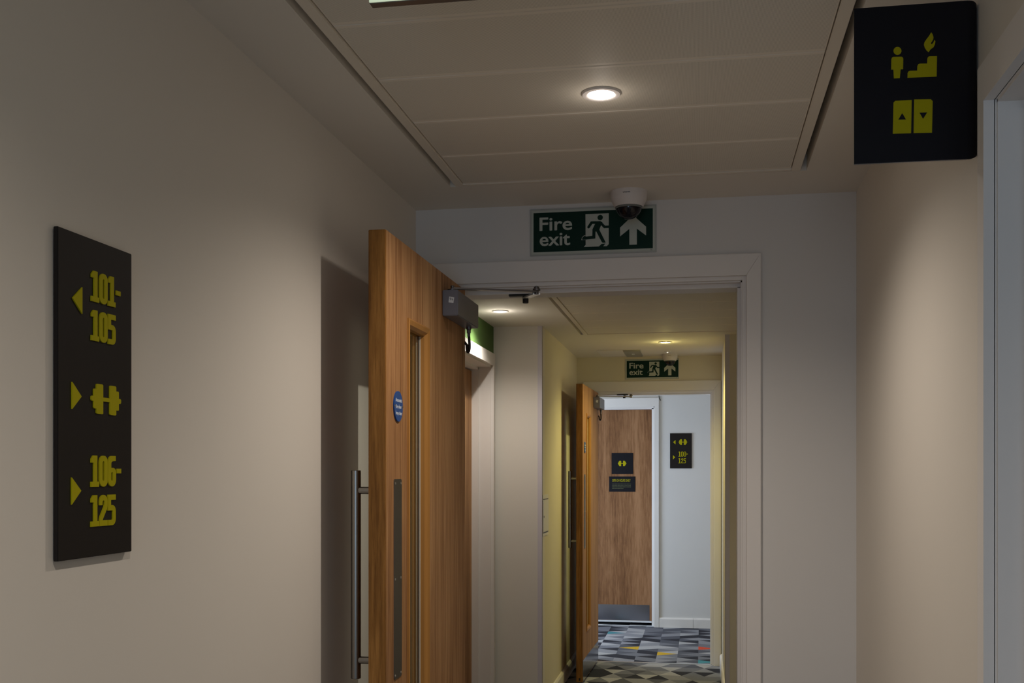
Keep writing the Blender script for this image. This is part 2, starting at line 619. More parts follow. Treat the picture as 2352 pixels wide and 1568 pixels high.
# corner guards on the two outside corners
structure('trim_1', MB().box(XL - 0.027, XL + 0.0015, 6.4385, 6.44, FLOOR, CEIL).box(XL, XL + 0.0015, 6.4385, 6.466, FLOOR, CEIL),
          M['corner'], 'pale lilac corner guard on the recess return')
structure('trim_2', MB().box(0.1485, 0.177, 7.0435, 7.045, FLOOR, CEIL).box(0.1485, 0.15, 7.0435, 7.072, FLOOR, CEIL),
          M['corner'], 'pale corner guard on the right pier')

# ------------------------------------------------------------------ ceiling: plaster border, two metal-tiled insets
INS = [(-0.7635, 0.3014, -1.2, 3.2494), (-0.7635, 0.3014, 4.0, 6.905)]
(ax0, ax1, ay0, ay1), (bx0, bx1, by0, by1) = INS
T = 0.05
ceil = MB()
for x0, x1, y0, y1 in ((-1.39, ax0, -2.8, Y3 + 0.14), (ax1, 1.8, -2.8, Y3 + 0.14), (ax0, ax1, -2.8, ay0), (ax0, ax1, ay1, by0), (ax0, ax1, by1, Y3 + 0.14)):
    ceil.box(x0, x1, y0, y1, CEIL, CEIL + T)
ceil.box(-2.3, -1.39, Y2, Y3 + 0.14, CEIL, CEIL + T)
ceiling = structure('ceiling', ceil, M['ceiling'], 'plaster ceiling with two long insets of perforated metal tiles')
for n, (x0, x1, y0, y1) in enumerate(INS):
    build('inset_backing', MB().box(x0 - 0.01, x1 + 0.01, y0 - 0.01, y1 + 0.01, CEIL + T, CEIL + T + 0.02), M['gap'], ceiling)
    g, tw = 0.018, 0.026
    ez = 0.006
    for a in ((x0 + g, x0 + g + tw, y0 + ez, y1 - ez), (x1 - g - tw, x1 - g, y0 + ez, y1 - ez)):
        build('inset_trim', MB().box(a[0], a[1], a[2], a[3], CEIL - 0.001, CEIL + 0.035, 0.0012), M['metal_trim'], ceiling)
    for a in ((y0 + ez, y0 + 0.022), (y1 - 0.022, y1 - ez)):
        build('inset_trim', MB().box(x0 + g + tw, x1 - g - tw, a[0], a[1], CEIL - 0.001, CEIL + 0.035, 0.0012), M['metal_trim'], ceiling)
    px0, px1 = x0 + g + tw + 0.002, x1 - g - tw - 0.002
    joints = []
    y = 2.0391 if n == 0 else 6.905 - 0.022
    k = -12
    edges = [y0 + 0.024]
    while True:
        q = y + k * 0.2996
        if q > y1 - 0.06:
            break
        if q > y0 + 0.1:
            edges.append(q)
        k += 1
    edges.append(y1 - 0.024)
    for a, b in zip(edges[:-1], edges[1:]):
        bw = 0.0125
        a2, b2 = a + 0.0012, b - 0.0012
        mb = MB()
        # metal tray: bevelled rim round a plain margin
        mb.loft([[(px0, a2, CEIL + 0.03), (px1, a2, CEIL + 0.03), (px1, b2, CEIL + 0.03), (px0, b2, CEIL + 0.03)],
                 [(px0, a2, CEIL + 0.004), (px1, a2, CEIL + 0.004), (px1, b2, CEIL + 0.004), (px0, b2, CEIL + 0.004)],
                 [(px0 + 0.002, a2 + 0.002, CEIL + 0.002), (px1 - 0.002, a2 + 0.002, CEIL + 0.002), (px1 - 0.002, b2 - 0.002, CEIL + 0.002), (px0 + 0.002, b2 - 0.002, CEIL + 0.002)],
                 [(px0 + 0.004, a2 + bw, CEIL + 0.002), (px1 - 0.004, a2 + bw, CEIL + 0.002), (px1 - 0.004, b2 - bw, CEIL + 0.002), (px0 + 0.004, b2 - bw, CEIL + 0.002)]], True)
        p = build('ceiling_tile', mb, M['plain'], ceiling)
        build('perforated_field', MB().add([(px0 + 0.004, a2 + bw, CEIL + 0.002), (px1 - 0.004, a2 + bw, CEIL + 0.002), (px1 - 0.004, b2 - bw, CEIL + 0.002), (px0 + 0.004, b2 - bw, CEIL + 0.002)],
                                           [(0, 1, 2, 3)]), M['perf'], p)

# ------------------------------------------------------------------ floor: carpet printed with interlocking triangles
random.seed(11)


def carpet_floor(x0, x1, y0, y1, cell, turned, special, name, xo=0.0, yo=0.0, label=None):
    """strips of isosceles triangles; strips run along Y (turned=False) or along X"""
    vs, fs, mi = [], [], []
    pal = [0] * 5 + [1] * 4 + [2] * 5 + [3] * 5 + [4] * 4
    p0, p1, q0, q1 = (x0, x1, y0, y1) if not turned else (y0, y1, x0, x1)
    po, qo = (xo, yo) if not turned else (yo, xo)
    i0, i1 = math.floor((p0 - po) / cell), math.ceil((p1 - po) / cell)
    k0, k1 = math.floor((q0 - qo) / cell) - 1, math.ceil((q1 - qo) / cell) + 1

    def tri(pts, key):
        # clip against the floor rectangle
        poly = pts
        for ax, lim, sgn in ((0, p0, 1), (0, p1, -1), (1, q0, 1), (1, q1, -1)):
            out = []
            for a, b in zip(poly, poly[1:] + poly[:1]):
                ina, inb = (a[ax] - lim) * sgn >= 0, (b[ax] - lim) * sgn >= 0
                if ina:
                    out.append(a)
                if ina != inb:
                    t = (lim - a[ax]) / (b[ax] - a[ax])
                    out.append((a[0] + (b[0] - a[0]) * t, a[1] + (b[1] - a[1]) * t))
            poly = out
            if not poly:
                return
        n = len(vs)
        for a, b in poly:
            vs.append((a, b, FLOOR) if not turned else (b, a, FLOOR))
        fs.append(tuple(range(n, n + len(poly))))
        c = random.choice(pal)
        mi.append(special.get(key, c))

    for i in range(i0, i1):
        a, b = po + i * cell, po + (i + 1) * cell
        if i % 2:
            a, b = b, a          # neighbouring strips are mirrored, so the diagonals run on
        for k in range(k0, k1):
            c = qo + k * cell
            tri([(a, c), (a, c + cell), (b, c + cell / 2)], (i, k, 0))
            tri([(b, c + cell / 2), (b, c + 1.5 * cell), (a, c + cell)], (i, k, 1))
    me = bpy.data.meshes.new(name)
    me.from_pydata(vs, [], fs)
    for m in CARPET:
        me.materials.append(m)
    me.polygons.foreach_set('material_index', mi)
    bm = bmesh.new()
    bm.from_mesh(me)
    for f in bm.faces:
        if f.normal.z < 0:
            f.normal_flip()
    bm.to_mesh(me)
    bm.free()
    o = bpy.data.objects.new(name, me)
    link(o, None, 'structure')
    if label:
        o['label'] = label
    return o


carpet_floor(-1.39, 1.8, -2.8, Y2 + 0.02, 0.1625, True, {}, 'floor', 0.02, 0.03, 'corridor carpet of warm grey triangles')
carpet_floor(-2.3, 1.7, Y2 + 0.02, Y3 + 0.3, 0.1625, False,
             {(0, 3, 1): 5, (2, 2, 0): 5, (4, 4, 0): 6, (4, 0, 0): 7, (-1, 8, 1): 7}, 'floor_lobby', -0.676, 8.35, 'lobby carpet of blue-grey triangles with yellow and red accents')
structure('trim_3', MB().box(-0.83, 0.07, Y2 + 0.005, Y2 + 0.035, FLOOR, FLOOR + 0.004, 0.001), M['alu'], 'metal threshold strip between the two carpets')


# ------------------------------------------------------------------ skirting boards
def skirt(name, x0, x1, y0, y1, axis, side, h=0.093, t=0.016, label=None):
    """axis 'x': runs along x on plane y; side = direction in which it projects"""
    prof = [(0, 0), (t, 0), (t, h - 0.014), (t * 0.55, h - 0.002), (0, h)]
    mb = MB()
    if axis == 'y':
        mb.loft([[(x0 + side * a, y, FLOOR + b) for a, b in prof] for y in (y0, y1)], True, True, True)
    else:
        mb.loft([[(x, y0 + side * a, FLOOR + b) for a, b in prof] for x in (x0, x1)], True, True, True)
    return structure(name, mb, M['trim'], label)


skirt('baseboard_left', XL, XL, -2.6, Y1, 'y', 1)
skirt('baseboard_left_far', XL, XL, 6.5, Y2, 'y', 1, label='white skirting board of the left wall behind the second door')
skirt('baseboard_pier', 0.15, 0.15, 7.06, Y2 - 0.02, 'y', -1, label='white skirting board on the right pier')
skirt('baseboard_lobby', -0.394, -0.0775, Y3, Y3, 'x', -1, label='white lobby skirting board left of its joint')
skirt('baseboard_lobby_right', -0.0755, 1.6, Y3, Y3, 'x', -1, label='white lobby skirting board right of its joint')
skirt('baseboard_right', XR, XR, 1.97, Y1, 'y', -1)


# ------------------------------------------------------------------ door frames
def frame_in_y(name, y, xl, xr, wl, wr, depth, label, zt=2.07, wh=0.07):
    """Frame of an opening in a wall at plane y: architrave, lining with rebate, stop; opening between xl..xr at the lining edge"""
    root = empty(name, (0.5 * (xl + xr), y, FLOOR))
    root['kind'] = 'structure'
    root['label'] = label
    off = root.location[:]
    t = 0.018
    # architrave: left jamb, right jamb, head with mitres
    x0, x1 = xl - wl, xr + wr
    zo = zt + wh
    for nm, poly in (('architrave', [(xr, FLOOR), (x1, FLOOR), (x1, zo), (xr, zt)]), ('architrave', [(xl, FLOOR), (xl, zt), (x0, zo), (x0, FLOOR)]),
                     ('architrave', [(xl, zt), (xr, zt), (x1, zo), (x0, zo)])):
        mb = MB()
        cx = sum(p[0] for p in poly) / 4
        ch = 0.0022
        mb.loft([[(a, y, b) for a, b in poly], [(a, y - t + ch, b) for a, b in poly],
                 [(a + (ch if a < cx else -ch) * (abs(a - cx) > 1e-6) * (1 if nm else 1), y - t, b - (ch if b > zt + 0.01 else 0)) for a, b in poly]], True, True, True)
        build(nm, mb, M['trim'], root, off=off)
    li = 0.012
    # lining: edge face, rebate, stop
    for s, xe in ((1, xr), (-1, xl)):
        e1 = xe - s * li
        e2 = e1 - s * 0.014
        build('lining', MB().box(xe + s * 0.004, e1, y - 0.0005, y + depth, FLOOR, zt + 0.004), M['trim'], root, off=off)
        mb = MB().box(e1, e2, y + 0.048, y + depth - 0.002, FLOOR, zt - li - 0.014)
        build('door_stop', mb, M['trim'], root, off=off)
        build('smoke_seal', MB().box(e1, e1 - s * 0.0045, y + 0.016, y + 0.03, FLOOR, zt - li), M['trim'], root, off=off)
    build('lining', MB().box(xl + li, xr - li, y - 0.0005, y + depth, zt + 0.004, zt - li), M['trim'], root, off=off)
    build('door_stop', MB().box(xl + li, xr - li, y + 0.048, y + depth - 0.002, zt - li, zt - li - 0.016), M['trim'], root, off=off)
    build('smoke_seal', MB().box(xl + li, xr - li, y + 0.016, y + 0.03, zt - li, zt - li - 0.0045), M['trim'], root, off=off)
    return root


frame_in_y('trim_4', Y1, -0.838, 0.14, 0.048, 0.046, 0.14, 'white frame of the first doorway')
frame_in_y('trim_5', Y2, -0.852, 0.0911, 0.046, 0.054, 0.14, 'cream white frame of the second doorway', 2.063, 0.072)

# frame of the opening in the right wall
fr = empty('trim_6', (XR, 1.43, FLOOR))
tag(fr, 'white frame of the opening at the right picture edge', 'door frame', kind='structure')
off = fr.location[:]
yo, yi, zi, zo = 1.9375, 1.898, 2.0615, 2.1265
yn = 0.966
for poly in ([(yi, FLOOR), (yo, FLOOR), (yo, zo), (yi, zi)], [(yn, FLOOR), (yn, zi), (yn - 0.04, zo), (yn - 0.04, FLOOR)], [(yn, zi), (yi, zi), (yo, zo), (yn - 0.04, zo)]):
    build('architrave', MB().loft([[(x, a, b) for a, b in poly] for x in (XR, XR - 0.018)], True, True, True), M['trim'], fr, off=off)
build('lining', MB().box(XR - 0.0012, XR + 0.14, yi + 0.006, yi - 0.0045, FLOOR - 0.02, zi + 0.01, 0.0045).box(XR + 0.046, XR + 0.14, yi - 0.006, yi - 0.02, FLOOR, zi - 0.01), M['trim'], fr, off=off)
build('lining', MB().box(XR - 0.0012, XR + 0.14, yn - 0.01, yi + 0.005, zi + 0.012, zi - 0.0045, 0.0045).box(XR + 0.046, XR + 0.14, yn, yi, zi - 0.004, zi - 0.018), M['trim'], fr, off=off)
build('lining', MB().box(XR - 0.001, XR + 0.14, yn - 0.006, yn + 0.006, FLOOR, zi), M['trim'], fr, off=off)

# ================================================================== THE TWO OPEN FIRE DOORS
LW, LT, LZ0, LZ1 = 0.915, 0.044, 0.008 - FLOOR, 2.048 - FLOOR   # local heights above the floor


def zl(z):
    return z - FLOOR


def open_door(name, hinge_x, hinge_y, rz, label):
    """Local frame: origin on the floor at the hinge, leaf runs along -Y, visible face at x=0, back face at x=-LT."""
    r = empty(name, (hinge_x, hinge_y, FLOOR), rz)
    tag(r, label, 'door', kind='structure')
    v0, v1 = -LW + 0.206, -LW + 0.415         # vision panel opening along y
    b0, b1 = zl(0.33), zl(1.85)
    lip = 0.008
    leaf = MB()
    for y0, y1, z0, z1 in ((-LW + lip, v0, LZ0, LZ1), (v1, 0, LZ0, LZ1), (v0, v1, LZ0, b0), (v0, v1, b1, LZ1)):
        leaf.box(-LT, 0, y0, y1, z0, z1)
    build('leaf', leaf, M['oak'], r)
    build('edge_lipping', MB().box(-LT, 0, -LW, -LW + lip, LZ0, LZ1, 0.0012), M['oak_edge'], r, label='orange-brown oak edge strip')
    # vision panel: bevelled bead on both faces
    vp = None
    for s, xf in ((1, 0.0), (-1, -LT)):
        def rect(i, x):
            return [(x, v0 + i, b0 + i), (x, v1 - i, b0 + i), (x, v1 - i, b1 - i), (x, v0 + i, b1 - i)]
        prof = [(-0.006, xf), (-0.006, xf + s * 0.005), (-0.002, xf + s * 0.007), (0.010, xf + s * 0.004), (0.018, xf - s * 0.004), (0.018, xf - s * 0.0185), (0.0, xf - s * 0.0185), (0.0, xf)]
        mb = MB().loft([rect(i, x) for i, x in prof], True, ring=True)
        o = build('glazing_bead', mb, M['oak_bead'], r, label='golden oak bead around the glass')
        if s == 1:
            vp = o
    build('glass', MB().box(-LT / 2 - 0.0035, -LT / 2 + 0.0035, v0 + 0.002, v1 - 0.002, b0 + 0.002, b1 - 0.002), M['glass'], r)
    gs = MB()
    for x in (-LT / 2 - 0.0062, -LT / 2 + 0.0042):
        gs.box(x, x + 0.003, v1 - 0.0215, v1 - 0.0178, b0 + 0.02, b1 - 0.02)
        gs.box(x, x + 0.003, v0 + 0.0178, v0 + 0.0205, b0 + 0.02, b1 - 0.02)
    build('glazing_gasket', gs, M['gasket'], r)
    # pull handle on the hidden face, its push plate on the visible face
    hy, hx = -LW + 0.054, -LT - 0.050
    hb = MB().lathe([(0.0115, zl(0.921)), (0.0125, zl(0.922)), (0.0125, zl(1.449)), (0.0115, zl(1.45))], (hx, hy, 0), 28)
    hd = build('pull_handle', hb, M['steel'], r, smooth=35, label='tubular steel pull handle')
    for z in (0.968, 1.399):
        build('standoff', MB().lathe([(0.0095, 0), (0.0095, 0.05 - 0.009)], (-LT - 0.050 + 0.009, hy, zl(z)), 20, 'X'), M['steel'], hd, smooth=35)
    py0, py1 = -LW + 0.072, -LW + 0.142
    pl = MB().prism(rrect(py0, py1, zl(0.9155), zl(1.4275), 0.007, 3), lambda u, q, t: (t, u, q), 0, 0.002)
    pp = build('push_plate', pl, M['plate'], r, label='long dark steel push plate')
    for z in (0.9255, 1.1715, 1.4165):
        for y in (py0 + 0.009, py1 - 0.009):
            build('screw', MB().lathe([(0.0036, 0), (0.0030, 0.0009), (0.0008, 0.0012)], (0.002, y, zl(z)), 10, 'X'), M['bright'], pp)
    build('kick_plate', MB().box(0, 0.0015, -LW + 0.012, -0.014, zl(0.012), zl(0.155)), M['kick'], r, label='satin steel kick plate')
    build('bolt_hole', MB().box(-LT * 0.62, -LT * 0.36, -LW - 0.0006, -LW + 0.004, zl(0.016), zl(0.036)), M['black'], r)
    for z in (0.25, 1.05, 1.80):
        build('hinge', MB().lathe([(0.0065, zl(z) - 0.05), (0.0065, zl(z) + 0.05)], (-LT - 0.004, 0.004, 0), 14), M['steel'], r, smooth=35)
    return r


D1 = (-0.7722, 3.4995, 0.0)
D2 = (-0.779, 8.268, 0.0235)
door1 = open_door('door_1', *D1, 'large oak fire door standing open in the first doorway, nearest the camera')
# rotation +rz about z swings the free end (at -Y) towards +X, the photograph shows it towards -X at its near edge
door2 = open_door('door_2', D2[0], D2[1], -D2[2], 'small distant oak fire door standing open in the second doorway')


def closer(hx, hy, rz, label):
    """Surface closer on the door face, linkage arm to the head of the frame. Same local frame as the door."""
    r = empty('door_closer', (hx, hy, FLOOR), rz)
    tag(r, label, 'door closer', 'door closers on the two open fire doors')
    y0, y1 = -0.3185, -0.0135
    z0, z1 = zl(1.918), zl(1.9956)
    build('body', MB().box(0.0005, 0.0485, y0, y1, z0, z1, 0.0022), M['closer'], r, smooth=40)
    # handwritten sticker on the end face
    st = MB().prism([(0.0195, z0 + 0.040), (0.0345, z0 + 0.0375), (0.0370, z0 + 0.0545), (0.0215, z0 + 0.0575)], lambda u, q, t: (u, y0 - t, q), 0, 0.0006)
    s = build('sticker', st, M['white_print'], r, label='small white sticker')
    ink = MB()
    for pts in ([(0.0225, 0.0525), (0.0262, 0.0530), (0.0248, 0.0475), (0.0282, 0.0468)], [(0.0300, 0.0520), (0.0298, 0.0485), (0.0330, 0.0482)], [(0.0328, 0.0510), (0.0326, 0.0440)]):
        ink.prism(stroke(pts, 0.0011), lambda u, q, t: (u, y0 - t, z0 + q), 0.0006, 0.0009)
    build('ink_mark', ink, M['black'], s)
    # spindle and arms
    zt = z1
    pv = Vector((0.027, -0.298, zt))
    el = Vector((0.265, -0.166, zt + 0.012))
    shoe = Vector((0.190, 0.082, zl(2.034)))
    sp = MB().lathe([(0.014, 0), (0.015, 0.002), (0.015, 0.005), (0.006, 0.006), (0.006, 0.015), (0.005, 0.016)], pv, 20)
    build('spindle', sp, M['dark_metal'], r, smooth=35)

    def bar(a, b, wd, th):
        d = (b - a).normalized()
        n = Vector((-d.y, d.x, 0)).normalized() * wd / 2
        u = Vector((0, 0, th / 2))
        return MB().loft([[a + n - u, a - n - u, a - n + u, a + n + u], [b + n - u, b - n - u, b - n + u, b + n + u]], True, True, True)
    build('main_arm', bar(pv + Vector((0, 0, 0.0075)), el, 0.020, 0.005), M['dark_metal'], r)
    build('elbow', MB().lathe([(0.007, -0.008), (0.007, 0.003), (0.012, 0.0035), (0.012, 0.009), (0.0085, 0.0115), (0.0085, 0.015), (0.003, 0.018)], el, 18), M['dark_metal'], r, smooth=35)
    rod = bar(el + Vector((0, 0, -0.006)), shoe + Vector((0, 0, -0.004)), 0.022, 0.005)
    build('link_arm', rod, M['alu'], r, label='pale aluminium link arm')
    build('frame_shoe', MB().box(shoe.x - 0.055, shoe.x + 0.03, shoe.y - 0.012, shoe.y + 0.012, shoe.z + 0.001, shoe.z + 0.008)
          .lathe([(0.009, -0.022), (0.010, -0.02), (0.010, 0.002)], shoe, 16), M['black'], r)
    # flexible cable loop to the hinge edge
    cy = -0.06
    c0 = Vector((0.026, cy, z0))
    build('cable_gland', MB().lathe([(0.0085, 0), (0.0085, -0.008), (0.0065, -0.010), (0.0065, -0.020), (0.0050, -0.022), (0.0050, -0.032)], c0, 16), M['dark_metal'], r, smooth=35)
    pts = [c0 + Vector((0, 0, -0.026)), c0 + Vector((0.001, 0.002, -0.045)), c0 + Vector((0.001, 0.006, -0.062))]
    for k in range(1, 8):
        a = math.pi * k / 8
        pts.append(c0 + Vector((0.001 - 0.010 * (1 - math.cos(a)) * 0.9, 0.006 + 0.022 * (1 - math.cos(a)), -0.062 - 0.017 * math.sin(a))))
    pts += [c0 + Vector((-0.019, 0.054, -0.052)), c0 + Vector((-0.030, 0.060, -0.040))]
    build('cable', MB().tube(pts, 0.0046, 10), M['black'], r, smooth=60, label='black flexible cable loop')
    return r


closer(D1[0], D1[1], 0.0, 'grey door closer with linkage arm on the nearest open door')
closer(D2[0], D2[1], -D2[2], 'small grey door closer on the distant open door')


def disc_sign(hx, hy, rz, label):
    r = empty('mandatory_sign', (hx, hy, FLOOR), rz)
    tag(r, label, 'sign', 'blue door signs')
    cy, cz = -LW + 0.106, zl(1.6146)
    build('disc', MB().lathe([(0.0395, 0.0002), (0.0395, 0.0035), (0.0388, 0.004)], (0, cy, cz), 40, 'X'), M['blue'], r, smooth=35)
    for i, t in enumerate(('Automatic', 'fire door', 'keep clear')):
        v = text_mesh(t, 0.0135, 0.0004, 0, 'CENTER')
        flat_part('lettering', v, lambda a, b, c, z=cz + 0.0115 - i * 0.0165: (0.004 + c, cy + a, z + b), M['white_print'], r)
    for y in (cy - 0.035, cy + 0.035):
        build('screw', MB().lathe([(0.0034, 0), (0.003, 0.0012), (0.001, 0.0016)], (0.004, y, cz), 10, 'X'), M['bright'], r)
    return r


disc_sign(D1[0], D1[1], 0.0, 'round blue sign reading Automatic fire door keep clear on the nearest door')
disc_sign(D2[0], D2[1], -D2[2], 'round blue sign on the distant open door')

# ------------------------------------------------------------------ door of the recess (closed)
d4 = empty('door_4', (-1.36, 5.43, FLOOR))
tag(d4, 'brown door deep in its white frame in the green recess wall', 'door', kind='structure')
off = d4.location[:]
build('leaf', MB().box(-1.40, -1.359, 5.455, 6.347, 0.0, 2.05), M['oak'], d4, off=off)
f4 = empty('trim_7', (-1.244, 5.9, FLOOR))
tag(f4, 'white door frame in the green recess wall', 'door frame', kind='structure')
off = f4.location[:]
ya, yb, yw, z4, z4o = 5.442, 6.357, 0.047, 2.083, 2.154
for poly in ([(yb, FLOOR), (yb + yw, FLOOR), (yb + yw, z4o), (yb, z4)], [(ya, FLOOR), (ya, z4), (ya - yw, z4o), (ya - yw, FLOOR)], [(ya, z4), (yb, z4), (yb + yw, z4o), (ya - yw, z4o)]):
    build('architrave', MB().loft([[(x, a, b) for a, b in poly] for x in (-1.244, -1.226)], True, True, True), M['trim'], f4, off=off)
build('lining', MB().box(-1.39, -1.2435, yb + 0.012, yb - 0.006, FLOOR, z4).box(-1.39, -1.317, yb - 0.006, yb - 0.016, FLOOR, z4 - 0.012), M['trim'], f4, off=off)
build('lining', MB().box(-1.39, -1.2435, ya - 0.010, ya + 0.006, FLOOR, z4).box(-1.39, -1.317, ya + 0.006, ya + 0.016, FLOOR, z4 - 0.012), M['trim'], f4, off=off)
build('lining', MB().box(-1.39, -1.2435, ya, yb, z4, z4 - 0.010).box(-1.39, -1.317, ya, yb, z4 - 0.010, z4 - 0.024), M['trim'], f4, off=off)

# ------------------------------------------------------------------ gym door in the lobby wall
YD = Y3 + 0.10
d3 = empty('door_3', (-0.92, YD, FLOOR))
tag(d3, 'closed brown wood grain door at the end of the lobby', 'door', kind='structure')
off = d3.location[:]
build('leaf', MB().box(-1.388, -0.4655, YD, YD + 0.044, 0.012, 2.0365), M['walnut'], d3, off=off)
build('kick_plate', MB().box(-1.375, -0.487, YD - 0.0015, YD, 0.03, 0.178), M['kick'], d3, off=off, label='brushed steel kick plate')
build('drop_seal', MB().box(-1.386, -0.468, YD - 0.003, YD + 0.01, 0.012, 0.028), M['white_print'], d3, off=off, label='aluminium drop seal, its daylight glint painted white')  # white colour stands in for daylight glinting off the aluminium
f3 = empty('trim_8', (-0.92, Y3, FLOOR))
tag(f3, 'white frame of the closed lobby door', 'door frame', kind='structure')
off = f3.location[:]
xa, xb, xo, z3, z3o = -1.42, -0.436, 0.041, 2.058, 2.139
for poly in ([(xb, FLOOR), (xb + xo, FLOOR), (xb + xo, z3o), (xb, z3)], [(xa, FLOOR), (xa, z3), (xa - xo, z3o), (xa - xo, FLOOR)], [(xa, z3), (xb, z3), (xb + xo, z3o), (xa - xo, z3o)]):
    build('architrave', MB().loft([[(a, y, b) for a, b in poly] for y in (Y3, Y3 - 0.018)], True, True, True), M['trim'], f3, off=off)
build('lining', MB().box(xb + 0.003, xb - 0.008, Y3 - 0.0005, YD + 0.05, FLOOR, z3).box(xb - 0.008, xb - 0.028, Y3 + 0.06, YD - 0.002, FLOOR, z3 - 0.01), M['trim'], f3, off=off)
build('lining', MB().box(xa - 0.003, xa + 0.008, Y3 - 0.0005, YD + 0.05, FLOOR, z3).box(xa + 0.008, xa + 0.03, Y3 + 0.06, YD - 0.002, FLOOR, z3 - 0.01), M['trim'], f3, off=off)
build('lining', MB().box(xa, xb, Y3 - 0.0005, YD + 0.05, z3 + 0.003, z3 - 0.008).box(xa, xb, Y3 + 0.06, YD - 0.002, z3 - 0.008, z3 - 0.02), M['trim'], f3, off=off)
structure('trim_9', MB().box(xa, xb - 0.01, Y3 + 0.03, Y3 + 0.055, FLOOR, FLOOR + 0.005, 0.001), M['white_print'], 'metal threshold under the closed lobby door, its daylight shine painted white')  # daylight reflected by the metal strip is painted in as white
structure('window_1', MB().box(-2.26, -2.24, 8.75, 8.79, 0.5, 1.75).box(-2.26, -2.24, 9.81, 9.85, 0.5, 1.75).box(-2.26, -2.24, 8.79, 9.81, 0.5, 0.54)
          .box(-2.26, -2.24, 8.79, 9.81, 1.71, 1.75), M['trim'])
structure('window_2', MB().box(-0.705, -0.665, -2.70, -2.68, 0.675, 2.025).box(0.205, 0.245, -2.70, -2.68, 0.675, 2.025)
          .box(-0.665, 0.205, -2.70, -2.68, 0.675, 0.715).box(-0.665, 0.205, -2.70, -2.68, 1.985, 2.025), M['trim'])


structure('window_3', MB().box(0.66, 0.72, 0.27, 0.31, 0.79, 2.11).box(1.52, 1.58, 0.27, 0.31, 0.79, 2.11)
          .box(0.72, 1.52, 0.27, 0.31, 0.79, 0.85).box(0.72, 1.52, 0.27, 0.31, 2.05, 2.11), M['trim'])


# ================================================================== DOWNLIGHTS
def downlight(x, y, z, power, color, label, group='recessed ceiling downlights', spread=146, blend=1.0, spill=0.12):
    r = empty('downlight', (x, y, z))
    tag(r, label, 'downlight', group)
    ring = MB()
    ring.lathe([(0.0455, 0.0), (0.0455, -0.003), (0.044, -0.005), (0.036, -0.006), (0.0315, -0.004), (0.0305, -0.0015), (0.0305, 0.012), (0.0455, 0.012)], (0, 0, 0), 40, cap=False)
    build('trim_ring', ring, M['white_plastic'], r, smooth=40)
    build('lamp_lens', MB().lathe([(0.0303, -0.0022), (0.020, -0.0034), (0.006, -0.0038)], (0, 0, 0), 32), M['lens'], r, smooth=60)
    d = bpy.data.lights.new('downlight_lamp', 'SPOT')
    d.energy = power
    d.color = color
    d.spot_size = math.radians(spread)
    d.spot_blend = blend
    d.shadow_soft_size = 0.012
    o = bpy.data.objects.new('downlight_lamp', d)
    o.location = (0, 0, -0.030)
    COL.objects.link(o)
    o.parent = r
    # light scattered sideways by the domed lens onto the ceiling
    d = bpy.data.lights.new('lens_spill', 'POINT')
    d.energy = spill
    d.color = color
    d.shadow_soft_size = 0.02
    o = bpy.data.objects.new('lens_spill', d)
    o.location = (0, 0, -0.055)
    COL.objects.link(o)
    o.parent = r
    return r


downlight(-0.2296, 2.509, CEIL + 0.002, P_NEAR, WARM, 'bright round downlight in the perforated ceiling tiles nearest the camera')
downlight(-1.0833, 5.80, CEIL, P_RECESS, (1.0, 0.92, 0.82), 'small round downlight in the ceiling of the green recess', spill=0.42)
downlight(-0.2418, 7.378, CEIL, P_FAR, WARM2, 'small round downlight in front of the distant exit sign', spill=0.42)
downlight(-0.2296, 0.692, CEIL + 0.002, P_NEAR * 0.85, WARM, 'downlight over the corridor behind the camera')
downlight(0.3, 9.3, CEIL, P_LOBBY, WARM, 'downlight in the lobby ceiling')


# ================================================================== DOME CAMERAS
def dome_camera(x, y, label):
    r = empty('dome_camera', (x, y, CEIL))
    tag(r, label, 'camera', 'ceiling dome cameras')
    prof = [(0.0575, 0.0), (0.0575, -0.006), (0.0560, -0.022), (0.0545, -0.028), (0.0455, -0.047), (0.0435, -0.048), (0.041, -0.046)]
    build('housing', MB().lathe(prof, (0, 0, 0), 40), M['white_plastic'], r, smooth=35)
    build('dome_rim', MB().lathe([(0.0425, -0.0465), (0.0422, -0.052), (0.0405, -0.0535), (0.038, -0.052)], (0, 0, 0), 40), M['dome_rim'], r, smooth=35)
    n = 9
    prof = [(0.0400 * math.cos(math.radians(90 * k / n)) + 0.0003, -0.0475 - 0.0385 * math.sin(math.radians(90 * k / n))) for k in range(n + 1)]
    build('dome', MB().lathe(prof, (0, 0, 0), 40), M['dome'], r, smooth=70)
    # maker's lettering wrapped on the front of the housing
    v = text_mesh('wisenet', 0.0068, 0.0004, 0, 'CENTER', 1.1)

    def wrap(a, b, c):
        z = -0.0155 + b
        rad = 0.0575 + (0.0560 - 0.0575) * ((-z - 0.006) / 0.016) + c
        t = a / 0.057 - math.radians(90) - math.atan2(x, y) * -1.0
        return (rad * math.cos(t), rad * math.sin(t), z)
    flat_part('lettering', v, wrap, M['black'], r)
    return r


dome_camera(-0.2248, 3.402, 'white dome camera on the ceiling in front of the nearest fire exit sign')
dome_camera(-0.2325, 8.17, 'small distant dome camera above the second doorway')


